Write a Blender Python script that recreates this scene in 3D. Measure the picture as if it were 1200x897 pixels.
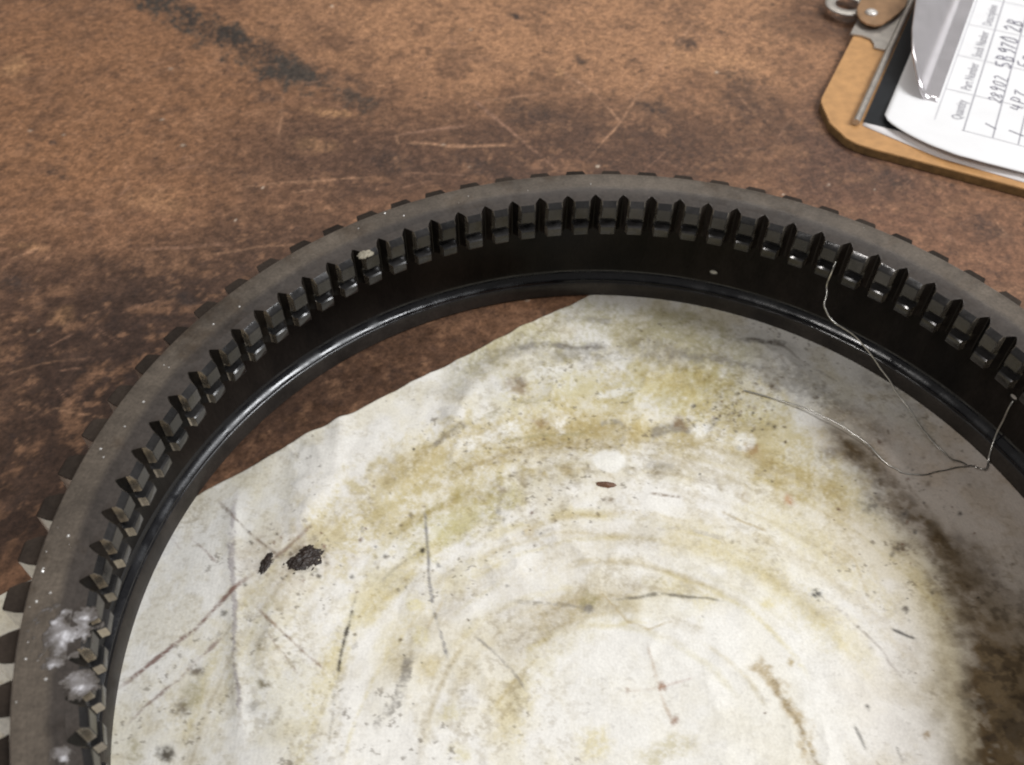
import bpy, bmesh, math, random
import numpy as np
from mathutils import Vector, Matrix

# ------------------------------------------------------------------ clear
for o in list(bpy.data.objects): bpy.data.objects.remove(o, do_unlink=True)
scene = bpy.context.scene
COL = scene.collection
R = 0.12                      # radius of the ring's top face in metres; shapes below are in units of R

# ------------------------------------------------------------------ camera
FPX, PITCH, ROLL = 1062.9, 0.8566, 0.0019          # focal length in photo pixels (photo 1200 x 897), tilt, roll
CAM = np.array([-0.219, -0.8072, 1.7043])           # in R
_fw = np.array([0, math.cos(PITCH), -math.sin(PITCH)])
_rt = np.array([1.0, 0, 0]); _up = np.array([0, math.sin(PITCH), math.cos(PITCH)])
_r2 = _rt*math.cos(ROLL) + _up*math.sin(ROLL); _u2 = -_rt*math.sin(ROLL) + _up*math.cos(ROLL)
cd = bpy.data.cameras.new('camera'); cam = bpy.data.objects.new('camera', cd); COL.objects.link(cam)
M = Matrix([[_r2[i], _u2[i], -_fw[i]] for i in range(3)]).to_4x4()
M.translation = Vector(CAM*R)
cam.matrix_world = M
cd.sensor_fit = 'HORIZONTAL'; cd.sensor_width = 36.0; cd.lens = FPX/1200*36.0
cd.clip_start = 0.01; cd.clip_end = 50
cd.dof.use_dof = True; cd.dof.focus_distance = 1.95*R; cd.dof.aperture_fstop = 22.0
scene.camera = cam

# ------------------------------------------------------------------ world and lamps (indoor workshop light)
w = bpy.data.worlds.new('World'); scene.world = w; w.use_nodes = True
bg = w.node_tree.nodes['Background']
bg.inputs[0].default_value = (1.0, 0.97, 0.94, 1); bg.inputs[1].default_value = 0.215

def area(name, direction, dist, sx, sy, power, color, roll=0.0):
    l = bpy.data.lights.new(name, 'AREA'); l.shape = 'RECTANGLE'; l.size = sx; l.size_y = sy
    l.energy = power; l.color = color
    o = bpy.data.objects.new(name, l); COL.objects.link(o)
    d = Vector(direction).normalized(); o.location = d*dist
    q = (-d).to_track_quat('-Z', 'Y'); o.rotation_euler = (q.to_matrix().to_4x4() @ Matrix.Rotation(roll, 4, 'Z')).to_euler()
    return o
area('ceiling_lamp', (0.61, -0.08, 0.79), 1.9, 0.46, 1.0, 36, (0.96, 0.98, 1.0), math.radians(20))
area('ceiling_lamp', (-0.47, -0.36, 0.76), 2.0, 0.14, 0.45, 10, (1.0, 0.97, 0.94), 0)
area('ceiling_lamp', (0.25, 0.75, 0.85), 2.4, 1.2, 0.25, 10, (1.0, 0.98, 0.95), 0)

vs = scene.view_settings
vs.view_transform = 'Standard'; vs.look = 'None'; vs.exposure = -0.06; vs.gamma = 1; vs.use_curve_mapping = False
scene.render.engine = 'CYCLES'
try: scene.cycles.filter_width = 2.1
except Exception: pass

# ------------------------------------------------------------------ pixel <-> place
def un(x, y, z):
    d = _fw*FPX + _r2*(x-600) + _u2*(448.5-y); t = (z-CAM[2])/d[2]; return CAM + d*t
def ray(x, y):
    return _fw*FPX + _r2*(x-600) + _u2*(448.5-y)
def on_cyl(x, y, r):
    d = ray(x, y); a = d[0]**2+d[1]**2; b = 2*(CAM[0]*d[0]+CAM[1]*d[1]); c = CAM[0]**2+CAM[1]**2-r*r
    t = (-b+math.sqrt(b*b-4*a*c))/(2*a); return CAM+d*t
def photo_xy(X, Y, z):
    dx, dy, dz = X-CAM[0], Y-CAM[1], z-CAM[2]
    dep = dy*_fw[1]+dz*_fw[2]
    return 600+FPX*(dx*_r2[0]+dy*_r2[1]+dz*_r2[2])/dep, 448.5-FPX*(dx*_u2[0]+dy*_u2[1]+dz*_u2[2])/dep

# ------------------------------------------------------------------ helpers
def tag(o, label=None, cat=None, group=None, kind=None):
    if label: o['label'] = label
    if cat: o['category'] = cat
    if group: o['group'] = group
    if kind: o['kind'] = kind
    return o
def obj(name, me, mats, parent=None):
    o = bpy.data.objects.new(name, me); COL.objects.link(o)
    if mats is not None:
        for m in (mats if isinstance(mats, (list, tuple)) else [mats]):
            if len(me.materials) < (len(mats) if isinstance(mats, (list, tuple)) else 1): me.materials.append(m)
    if parent: o.parent = parent
    return o
def empty(name, loc=(0, 0, 0)):
    o = bpy.data.objects.new(name, None); o.empty_display_size = 0.01; o.location = loc; COL.objects.link(o); return o
def mesh(name, v, f, smooth=False, mi=None):
    me = bpy.data.meshes.new(name); me.from_pydata([tuple(float(c)*R for c in p) for p in v], [], f)
    me.validate(); me.update()
    if mi is not None and len(mi) == len(me.polygons): me.polygons.foreach_set('material_index', mi)
    if smooth: me.polygons.foreach_set('use_smooth', [True]*len(me.polygons))
    return me
def smooth_by_angle(me, deg):
    me.polygons.foreach_set('use_smooth', [True]*len(me.polygons))
    me.set_sharp_from_angle(angle=math.radians(deg))

def grid_mesh(name, P, col=None, skirt=None):
    ny, nx = P.shape[:2]
    me = bpy.data.meshes.new(name)
    v = (P.reshape(-1, 3)*R).astype(np.float32)
    idx = np.arange(ny*nx).reshape(ny, nx)
    q = np.stack([idx[:-1, :-1], idx[:-1, 1:], idx[1:, 1:], idx[1:, :-1]], -1).reshape(-1, 4)
    if skirt is not None:
        b = np.concatenate([idx[0, :-1], idx[:-1, -1], idx[-1, :0:-1], idx[:0:-1, 0]])
        lo = v[b].copy(); lo[:, 2] = skirt*R
        n0 = len(v); v = np.concatenate([v, lo]); k = np.arange(len(b)); k2 = (k+1) % len(b)
        q = np.concatenate([q, np.stack([b[k2], b[k], n0+k, n0+k2], -1)])
        if col is not None: col = np.concatenate([col.reshape(-1, col.shape[-1]), col.reshape(-1, col.shape[-1])[b]])
    me.vertices.add(len(v)); me.vertices.foreach_set('co', v.ravel())
    me.loops.add(q.size); me.loops.foreach_set('vertex_index', q.ravel().astype(np.int32))
    me.polygons.add(len(q)); me.polygons.foreach_set('loop_start', np.arange(0, q.size, 4, dtype=np.int32))
    me.update(calc_edges=True)
    me.polygons.foreach_set('use_smooth', np.ones(len(q), dtype=bool))
    if col is not None:
        a = me.color_attributes.new('stain', 'FLOAT_COLOR', 'POINT')
        c = np.ones((len(v), 4), np.float32); c[:, :3] = col.reshape(-1, 3); a.data.foreach_set('color', c.ravel())
    return me

# value noise in numpy
_tabs = {}
def vn(x, y, seed):
    if seed not in _tabs: _tabs[seed] = np.random.RandomState(seed).rand(128, 128).astype(np.float32)
    T = _tabs[seed]; xi = np.floor(x).astype(int); yi = np.floor(y).astype(int)
    fx = x-xi; fy = y-yi; fx = fx*fx*(3-2*fx); fy = fy*fy*(3-2*fy)
    a = T[yi % 128, xi % 128]; b = T[yi % 128, (xi+1) % 128]; c = T[(yi+1) % 128, xi % 128]; d = T[(yi+1) % 128, (xi+1) % 128]
    return (a*(1-fx)+b*fx)*(1-fy)+(c*(1-fx)+d*fx)*fy
def fbm(x, y, seed, octv=4, gain=0.55):
    s = 0; a = 1; n = 0
    for i in range(octv):
        s = s+a*vn(x*2**i+17.3*i, y*2**i+9.1*i, seed+i); n += a; a *= gain
    return s/n
def sst(a, b, x):
    t = np.clip((x-a)/(b-a), 0, 1); return t*t*(3-2*t)
def srgb(r, g, b):
    return np.array([((c/255)/12.92 if c/255 <= 0.04045 else ((c/255+0.055)/1.055)**2.4) for c in (r, g, b)], np.float32)
class Paint:
    """Colour layers on a flat sheet; X, Y are the photo coordinates of each vertex at its place on the sheet."""
    def __init__(s, X, Y, base):
        s.sh = X.shape; s.X = X; s.Y = Y; s.x = X.ravel().astype(np.float32); s.y = Y.ravel().astype(np.float32)
        s.k = np.empty((X.size, 3), np.float32); s.k[:] = base
        bx = np.clip((s.x+100)//40, 0, 36).astype(int); by = np.clip((s.y+100)//40, 0, 30).astype(int); s.cell = by*37+bx
        s.order = np.argsort(s.cell, kind='stable'); s.start = np.searchsorted(s.cell[s.order], np.arange(37*31+1))
    @property
    def c(s): return s.k.reshape(s.sh+(3,))
    def near(s, x0, x1, y0, y1):
        c = lambda v, n: int(min(max((v+100)//40, 0), n))
        out = []
        for j in range(c(y0, 30), c(y1, 30)+1):
            out.append(s.order[s.start[j*37+c(x0, 36)]:s.start[j*37+c(x1, 36)+1]])
        i = np.concatenate(out) if out else np.zeros(0, int)
        k = (s.x[i] > x0) & (s.x[i] < x1) & (s.y[i] > y0) & (s.y[i] < y1); return i[k]
    def put(s, i, m, col, mul):
        m = np.clip(m, 0, 1)[:, None].astype(np.float32); col = np.asarray(col, np.float32)
        s.k[i] = s.k[i]*(1-m+col*m) if mul else s.k[i]*(1-m)+col*m
    def lay(s, m, col): s.put(slice(None), m.ravel(), col, False)
    def mul(s, m, col): s.put(slice(None), m.ravel(), col, True)
    @staticmethod
    def dist(X, Y, pts):
        d = np.full(X.shape, 1e9); u = np.zeros(X.shape); L = 0
        for (x0, y0), (x1, y1) in zip(pts[:-1], pts[1:]):
            dx, dy = x1-x0, y1-y0; l2 = dx*dx+dy*dy
            t = np.clip(((X-x0)*dx+(Y-y0)*dy)/l2, 0, 1)
            dd = np.hypot(X-x0-t*dx, Y-y0-t*dy); k = dd < d
            d = np.where(k, dd, d); u = np.where(k, L+t*math.sqrt(l2), u); L += math.sqrt(l2)
        return d, u/L
    def dline(s, pts): return s.dist(s.X, s.Y, pts)
    def line(s, pts, wdt, col, a=1.0, soft=1.5, rag=0.0, fade=True, seed=3, mul=False):
        e = wdt*(.5+rag*.5)+soft+2; xs = [q[0] for q in pts]; ys = [q[1] for q in pts]
        i = s.near(min(xs)-e, max(xs)+e, min(ys)-e, max(ys)+e)
        if not len(i): return
        X, Y = s.x[i], s.y[i]; wa = min(7, 1.2+wdt*.5); d, u = s.dist(X+(fbm(X/34, Y/34, seed+41, 3)-.5)*2*wa, Y+(fbm(X/34, Y/34, seed+47, 3)-.5)*2*wa, pts); k = d < e; i, X, Y, d, u = i[k], X[k], Y[k], d[k], u[k]
        if rag: d = d + (fbm(X/9, Y/9, seed)-.42)*rag*wdt*1.3+(fbm(X/70, Y/70, seed+3, 2)-.4)*wdt*.5
        m = 1-sst(wdt/2-soft*.3, wdt/2+soft, d)
        if fade: m = m*sst(0, .12, u)*sst(0, .12, 1-u)*.85+m*.15
        s.put(i, m*a*(0.15+0.85*sst(.30, .60, .45*fbm(X/30, Y/30, seed+9, 2)+.55*fbm(X/3.6, Y/3.6, seed+5, 3, .65))), col, mul)
    def blob(s, x, y, rx, ry, ang, col, a=1.0, soft=.35, rough=.5, sc=14, seed=7, mul=False):
        c, n = math.cos(ang), math.sin(ang); e = max(rx, ry)*(1+soft+rough)+1
        i = s.near(x-e, x+e, y-e, y+e)
        if not len(i): return
        X, Y = s.x[i], s.y[i]; q = max(min(rx, ry), 2.5)
        dx = X-x+(fbm(X/q/1.3+x, Y/q/1.3, seed+61, 4, .6)-.5)*q*2.2*min(rough*1.6, 1); dy = Y-y+(fbm(X/q/1.3, Y/q/1.3+y, seed+67, 4, .6)-.5)*q*2.2*min(rough*1.6, 1)
        r = np.hypot((dx*c+dy*n)/rx, (-dx*n+dy*c)/ry) + (fbm(X/sc+x, Y/sc+y, seed, 5, .65)-.5)*rough*2
        g = .35+.65*sst(.30, .60, fbm(X/4.5, Y/4.5, seed+71, 3, .65)) if rough > .2 else 1.0
        s.put(i, (1-sst(1-soft*1.5, 1+soft, r))*a*g, col, mul)

# ------------------------------------------------------------------ materials
def mat(name):
    m = bpy.data.materials.new(name); m.use_nodes = True; return m, m.node_tree.nodes, m.node_tree.links, m.node_tree.nodes['Principled BSDF']
def noise(N, L, scale, detail=4, rough=.6, vec=None):
    n = N.new('ShaderNodeTexNoise'); n.inputs['Scale'].default_value = scale; n.inputs['Detail'].default_value = detail; n.inputs['Roughness'].default_value = rough
    if vec is not None: L.new(vec, n.inputs['Vector'])
    return n
def ramp(N, L, fac, stops):
    r = N.new('ShaderNodeValToRGB'); L.new(fac, r.inputs[0]); e = r.color_ramp.elements
    while len(e) < len(stops): e.new(0.5)
    for k, (p, c) in enumerate(stops):
        e[k].position = p; e[k].color = (c, c, c, 1) if not hasattr(c, '__len__') else tuple(c[:3])+(1,)
    return r
def mix(N, L, a, b, fac, mode='MIX'):
    m = N.new('ShaderNodeMix'); m.data_type = 'RGBA'; m.blend_type = mode
    for s, v in ((m.inputs[6], a), (m.inputs[7], b)):
        if hasattr(v, 'is_linked'): L.new(v, s)
        else: s.default_value = tuple(v[:3])+(1,)
    if hasattr(fac, 'is_linked'): L.new(fac, m.inputs[0])
    else: m.inputs[0].default_value = fac
    return m.outputs[2]
def objco(N): return N.new('ShaderNodeTexCoord').outputs['Object']
def bump(N, L, h, strength, dist, b, prev=None):
    n = N.new('ShaderNodeBump'); n.inputs['Strength'].default_value = strength; n.inputs['Distance'].default_value = dist
    L.new(h, n.inputs['Height'])
    if prev is not None: L.new(prev, n.inputs['Normal'])
    L.new(n.outputs[0], b.inputs['Normal']); return n.outputs[0]

def make_bench():
    m, N, L, b = mat('worn_hardboard'); co = objco(N)
    at = N.new('ShaderNodeVertexColor'); at.layer_name = 'stain'
    n1 = noise(N, L, 900, 4, .7, co); n2 = noise(N, L, 260, 5, .65, co)
    r1 = ramp(N, L, n1.outputs[0], [(.25, .50), (.75, 1.46)]); r2 = ramp(N, L, n2.outputs[0], [(.3, .78), (.7, 1.20)])
    c = mix(N, L, at.outputs[0], r1.outputs[0], 1, 'MULTIPLY'); c = mix(N, L, c, r2.outputs[0], 1, 'MULTIPLY')
    L.new(c, b.inputs['Base Color'])
    rr = ramp(N, L, n2.outputs[0], [(.3, .48), (.7, .72)]); L.new(rr.outputs[0], b.inputs['Roughness'])
    b.inputs['Specular IOR Level'].default_value = .35
    bump(N, L, n2.outputs[0], .35, .0006, b); return m
def make_rag():
    m, N, L, b = mat('oily_white_cloth'); co = objco(N)
    at = N.new('ShaderNodeVertexColor'); at.layer_name = 'stain'
    n1 = noise(N, L, 1500, 3, .7, co)
    r1 = ramp(N, L, n1.outputs[0], [(.25, .88), (.75, 1.09)])
    c = mix(N, L, at.outputs[0], r1.outputs[0], 1, 'MULTIPLY'); L.new(c, b.inputs['Base Color'])
    b.inputs['Roughness'].default_value = .85; b.inputs['Specular IOR Level'].default_value = .2
    wv = N.new('ShaderNodeTexWave'); wv.inputs['Scale'].default_value = 330; wv.inputs['Distortion'].default_value = 2; L.new(co, wv.inputs['Vector'])
    p = bump(N, L, wv.outputs['Fac'], .04, .0002, b)
    n3 = noise(N, L, 90, 4, .6, co); bump(N, L, n3.outputs[0], .50, .0014, b, p); return m
def make_steel(name, col, col2, rlo, rhi, metal, sc=60, spec=.5, bmp=.08):
    m, N, L, b = mat(name); co = objco(N)
    oq = N.new('ShaderNodeObjectInfo'); of = N.new('ShaderNodeVectorMath'); of.operation = 'ADD'; L.new(co, of.inputs[0]); L.new(oq.outputs['Random'], of.inputs[1]); co = of.outputs[0]
    if name == 'oily_shaded_black_steel':
        mp = N.new('ShaderNodeMapping'); mp.inputs['Scale'].default_value = (1, 1, .35); L.new(co, mp.inputs[0]); co = mp.outputs[0]
    n1 = noise(N, L, sc, 6, .65, co); n2 = noise(N, L, 1400, 2, .6, co); n4 = noise(N, L, 120 if ('tooth' in name or 'wet' in name) else 22, 4, .6, co)
    r = ramp(N, L, n1.outputs[0], [(.32, col2), (.68, col)])
    r2 = ramp(N, L, n2.outputs[0], [(.3, .82), (.7, 1.16)])
    c = mix(N, L, r.outputs[0], r2.outputs[0], 1, 'MULTIPLY')
    oi = N.new('ShaderNodeObjectInfo'); rv = ramp(N, L, oi.outputs['Random'], [(0, .72), (1, 1.28)]); c = mix(N, L, c, rv.outputs[0], 1, 'MULTIPLY'); L.new(c, b.inputs['Base Color'])
    rr = ramp(N, L, n4.outputs[0], [(.35, rlo), (.68, rhi)]); L.new(rr.outputs[0], b.inputs['Roughness'])
    b.inputs['Metallic'].default_value = metal; b.inputs['Specular IOR Level'].default_value = spec
    pv = bump(N, L, n2.outputs[0], bmp, .0002, b)
    if name in ('oily_shaded_black_steel', 'oily_rim_steel'):
        m2 = N.new('ShaderNodeMapping'); m2.inputs['Scale'].default_value = (1, 1, 60); L.new(objco(N), m2.inputs[0]); n6 = noise(N, L, 30, 3, .6, m2.outputs[0]); bump(N, L, n6.outputs[0], .12, .0002, b, pv)
    return m
def make_plain(name, col, rough, metal=0, sc=120, var=.18, bmp=.1, bd=.0003, spec=.5):
    m, N, L, b = mat(name); co = objco(N)
    n1 = noise(N, L, sc, 5, .6, co)
    r = ramp(N, L, n1.outputs[0], [(.3, 1-var), (.7, 1+var)])
    c = mix(N, L, tuple(col), r.outputs[0], 1, 'MULTIPLY'); L.new(c, b.inputs['Base Color'])
    b.inputs['Roughness'].default_value = rough; b.inputs['Metallic'].default_value = metal; b.inputs['Specular IOR Level'].default_value = spec
    if bmp: bump(N, L, n1.outputs[0], bmp, bd, b)
    return m
M_BENCH = make_bench(); M_RAG = make_rag()
def make_face_steel():
    # ground face: a dry matt outer band and an oil-filmed inner band with an uneven border
    m, N, L, b = mat('ground_face_steel'); co = objco(N)
    sp = N.new('ShaderNodeSeparateXYZ'); L.new(co, sp.inputs[0]); cb = N.new('ShaderNodeCombineXYZ'); L.new(sp.outputs[0], cb.inputs[0]); L.new(sp.outputs[1], cb.inputs[1])
    ln = N.new('ShaderNodeVectorMath'); ln.operation = 'LENGTH'; L.new(cb.outputs[0], ln.inputs[0])
    n0 = noise(N, L, 70, 4, .6, co); ad = N.new('ShaderNodeMath'); ad.operation = 'MULTIPLY_ADD'; L.new(n0.outputs[0], ad.inputs[0]); ad.inputs[1].default_value = .014*R; L.new(ln.outputs['Value'], ad.inputs[2])
    mr = N.new('ShaderNodeMapRange'); mr.interpolation_type = 'SMOOTHSTEP'; L.new(ad.outputs[0], mr.inputs[0]); mr.inputs[1].default_value = .944*R; mr.inputs[2].default_value = .962*R
    n1 = noise(N, L, 38, 6, .65, co); n2 = noise(N, L, 1400, 2, .6, co); n5 = noise(N, L, 300, 5, .7, co)
    dry = ramp(N, L, n1.outputs[0], [(.32, (.084, .068, .054)), (.68, (.142, .115, .090))]); oil = ramp(N, L, n1.outputs[0], [(.32, (.042, .035, .031)), (.68, (.070, .058, .050))])
    c = mix(N, L, oil.outputs[0], dry.outputs[0], mr.outputs[0])
    r2 = ramp(N, L, n2.outputs[0], [(.3, .80), (.7, 1.18)]); r5 = ramp(N, L, n5.outputs[0], [(.3, .80), (.7, 1.18)])
    c = mix(N, L, c, r2.outputs[0], 1, 'MULTIPLY'); c = mix(N, L, c, r5.outputs[0], 1, 'MULTIPLY'); L.new(c, b.inputs['Base Color'])
    vs_ = N.new('ShaderNodeCombineXYZ'); L.new(ln.outputs['Value'], vs_.inputs[0]); n7 = noise(N, L, 2600, 3, .7, vs_.outputs[0]); r7 = ramp(N, L, n7.outputs[0], [(.3, .84), (.7, 1.15)]); c = mix(N, L, c, r7.outputs[0], 1, 'MULTIPLY')
    n8 = noise(N, L, 55, 5, .7, co); r8 = ramp(N, L, n8.outputs[0], [(.34, (.66, .60, .54)), (.48, (1, 1, 1))]); c = mix(N, L, c, r8.outputs[0], 1, 'MULTIPLY'); L.new(c, b.inputs['Base Color'])
    rr = ramp(N, L, mr.outputs[0], [(0, .34), (1, .50)]); L.new(rr.outputs[0], b.inputs['Roughness'])
    b.inputs['Metallic'].default_value = .22; b.inputs['Specular IOR Level'].default_value = .4
    bump(N, L, n5.outputs[0], .08, .0003, b); return m
M_TOP = make_face_steel(); M_CONE = M_TOP
M_OIL_SHADE = make_steel('oily_shaded_black_steel', (.024, .019, .016), (.004, .0039, .004), .14, .34, .0, 34, .09)
M_TOOTH = make_steel('oily_tooth_steel', (.048, .045, .044), (.018, .0175, .018), .06, .32, .35, 90, .55)
M_FLANK = make_steel('cut_tooth_flank', (.50, .445, .37), (.34, .30, .25), .18, .36, .9, 90, .5)
M_GTOP = make_steel('oil_darkened_gear_steel', (.036, .027, .021), (.020, .015, .012), .65, .8, .0, 90, .10)
M_GEAR = make_steel('grey_gear_steel', (.55, .53, .50), (.40, .385, .36), .25, .42, .85, 90, .5)

# ------------------------------------------------------------------ workbench top
def make_workbench():
    xs = np.concatenate([np.linspace(-3.4, -2.35, 30)[:-1], np.arange(-2.35, 1.95, .0058), np.linspace(1.96, 3.6, 40)])
    ys = np.concatenate([np.linspace(-1.4, .2, 60)[:-1], np.arange(.2, 2.78, .0062), np.linspace(2.79, 3.9, 30)])
    GX, GY = np.meshgrid(xs, ys); Z = np.zeros_like(GX)
    X, Y = photo_xy(GX, GY, 0.0)
    p = Paint(X, Y, srgb(118, 83, 60))
    big = fbm(GX*2.2, GY*2.2, 11, 4); med = fbm(GX*9, GY*9, 23, 5, .6); fin = fbm(GX*38, GY*38, 31, 4, .65)
    p.lay(sst(.45, .62, big)*.45, srgb(142, 100, 70))
    # broad tonal areas: paler zones and darker zones
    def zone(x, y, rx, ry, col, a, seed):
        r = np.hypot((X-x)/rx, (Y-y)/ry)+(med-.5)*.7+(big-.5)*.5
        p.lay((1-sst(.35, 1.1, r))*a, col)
    zone(690, 20, 460, 140, srgb(168, 122, 86), .9, 1)
    zone(80, 110, 300, 190, srgb(146, 102, 68), .7, 2)
    zone(640, 180, 460, 75, srgb(78, 56, 46), .7, 3)
    zone(100, 380, 330, 110, srgb(76, 54, 43), .75, 4)  # left of the ring: oil stain plus the ring's cast shadow painted in
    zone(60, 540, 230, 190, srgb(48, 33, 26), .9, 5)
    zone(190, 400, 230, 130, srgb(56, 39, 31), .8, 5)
    zone(300, 310, 230, 70, srgb(72, 52, 41), .65, 5)
    zone(400, 420, 300, 120, srgb(60, 42, 33), .6, 5)
    zone(1010, 190, 130, 110, srgb(96, 68, 56), .6, 6)
    zone(970, 20, 70, 40, srgb(92, 62, 44), .8, 7)
    zone(1120, 290, 170, 80, srgb(124, 86, 64), .6, 8)
    p.lay(sst(.46, .72, med)*.36, srgb(82, 60, 48))
    p.lay(sst(.55, .72, fbm(GX*14+5, GY*14, 47, 5, .62))*.38, srgb(152, 110, 80))
    p.lay(sst(.60, .75, fin)*.45, srgb(56, 42, 38))
    p.lay(sst(.62, .78, fbm(GX*30+9, GY*30, 53, 4, .65))*.36, srgb(164, 120, 88))
    # dark graphite-like smear across the upper left
    g = srgb(66, 58, 52)
    p.line([(140, -30), (190, 8), (262, 48), (335, 78), (352, 84)], 36, g, 1.0, 11, .9, fade=False, seed=61)
    p.line([(335, 78), (380, 96), (450, 134)], 24, g, .8, 10, 1.2, seed=62)
    p.line([(170, -10), (255, 40), (330, 76)], 18, srgb(50, 43, 40), .8, 8, 1.3, seed=63)
    for i, (x, y, rx, ry, a) in enumerate([(604, 20, 10, 4, .9), (800, 50, 14, 11, .75), (766, 128, 20, 9, .8), (679, 72, 9, 5, .7), (868, 94, 26, 12, .7), (845, 38, 6, 3, .7),
                                         (66, 202, 16, 8, .6), (62, 168, 5, 3, .8), (35, 172, 6, 4, .7), (108, 247, 9, 5, .6), (318, 32, 7, 3, .6), (312, 112, 18, 7, .6), (410, 92, 26, 6, .55),
                                         (15, 330, 22, 12, .6), (215, 350, 18, 8, .6), (460, 190, 30, 14, .5), (620, 130, 38, 14, .5), (880, 120, 40, 18, .4), (1040, 210, 30, 14, .5), (1160, 270, 30, 12, .5), (560, 195, 40, 8, .5)]):
        p.blob(x, y, rx, ry, .3, srgb(48, 42, 42), a, .5, .5, 12, 70+i)
    for i, (x, y, rx, ry, a) in enumerate([(16, 82, 17, 14, .7), (390, 132, 27, 5, .85), (655, 85, 6, 5, .8), (180, 235, 40, 14, .3), (370, 170, 26, 8, .35), (72, 372, 14, 12, .4), (35, 290, 26, 5, .4), (830, 70, 60, 12, .4)]):
        p.blob(x, y, rx, ry, .1, srgb(180, 134, 92), a, .5, .4, 10, 90+i)
    # scratches
    s = srgb(168, 126, 96); s2 = srgb(146, 108, 86)
    for i, (pts, wd, a) in enumerate([
        ([(548, 112), (600, 155), (655, 202)], 2.6, .8), ([(655, 82), (700, 112), (730, 146)], 2.4, .75), ([(680, 198), (725, 146), (765, 90), (818, 20)], 2.2, .75),
        ([(462, 158), (505, 154), (550, 148)], 2.6, .7), ([(464, 158), (475, 168), (540, 172), (612, 170)], 2.6, .7), ([(464, 158), (468, 170)], 3, .6),
        ([(160, 292), (215, 290), (275, 287)], 3.2, .6), ([(275, 222), (335, 214), (440, 208)], 2.2, .55), ([(340, 226), (370, 222)], 2.2, .5),
        ([(145, 190), (150, 215), (158, 250)], 2.2, .4), ([(10, 305), (30, 296), (48, 290)], 3, .6), ([(60, 478), (90, 484), (125, 491)], 2, .6), ([(210, 185), (235, 180), (258, 168)], 2, .4),
        ([(330, 110), (330, 140), (326, 165)], 1.8, .4), ([(440, 105), (460, 92), (486, 84)], 1.8, .4), ([(900, 190), (918, 150), (930, 135)], 2.4, .4), ([(500, 60), (560, 66), (640, 88)], 1.6, .4),
        ([(560, 120), (650, 108), (700, 108)], 1.8, .4), ([(1060, 240), (1090, 262), (1130, 290)], 2, .35), ([(1160, 250), (1180, 275)], 2, .35), ([(850, 95), (880, 130), (930, 160)], 1.6, .3),
        ([(470, 204), (500, 203), (548, 205)], 1.8, .5), ([(0, 440), (60, 425), (110, 420)], 1.8, .35), ([(240, 300), (300, 290), (350, 286)], 1.6, .35), ([(380, 390), (430, 378), (500, 372)], 1.6, .3)]):
        p.line(pts, wd*.9, s if i % 3 else s2, min(1, a*1.25), 1.3, .6, seed=110+i)
    rng = random.Random(5)
    for i in range(150):
        x, y = rng.uniform(-20, 1150), rng.uniform(-10, 600)
        an = rng.choice([-.2, -.1, .7, -.75, .1])+rng.uniform(-.3, .3); l = rng.uniform(8, 46)
        p.line([(x, y), (x+l*math.cos(an), y+l*math.sin(an))], rng.uniform(.9, 1.7), s2, rng.uniform(.25, .65), 1.1, .8, seed=200+i % 9)
    for i in range(90):
        x, y = rng.uniform(-10, 1150), rng.uniform(0, 420)
        p.blob(x, y, rng.uniform(1.2, 3.0), rng.uniform(1, 2), 0, srgb(40, 33, 32) if i % 3 else srgb(196, 178, 160), rng.uniform(.4, .8), .4, .2)
    lum = p.k.mean(1, keepdims=True); p.k = (lum+(p.k-lum)*.88)*np.array([.98, .955, .90], np.float32)
    p.k *= (.80+.40*sst(.35, .65, fbm(GX*70, GY*70, 881, 3, .7)).ravel()[:, None]*(.86+.28*sst(.35, .65, fbm(GX*130, GY*130, 883, 2)).ravel()[:, None])).astype(np.float32)
    Z = Z + (med-.5)*.0015
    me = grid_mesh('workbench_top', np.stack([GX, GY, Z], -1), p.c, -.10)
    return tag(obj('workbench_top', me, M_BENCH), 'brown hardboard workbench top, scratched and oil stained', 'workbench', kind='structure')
make_workbench()

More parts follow.
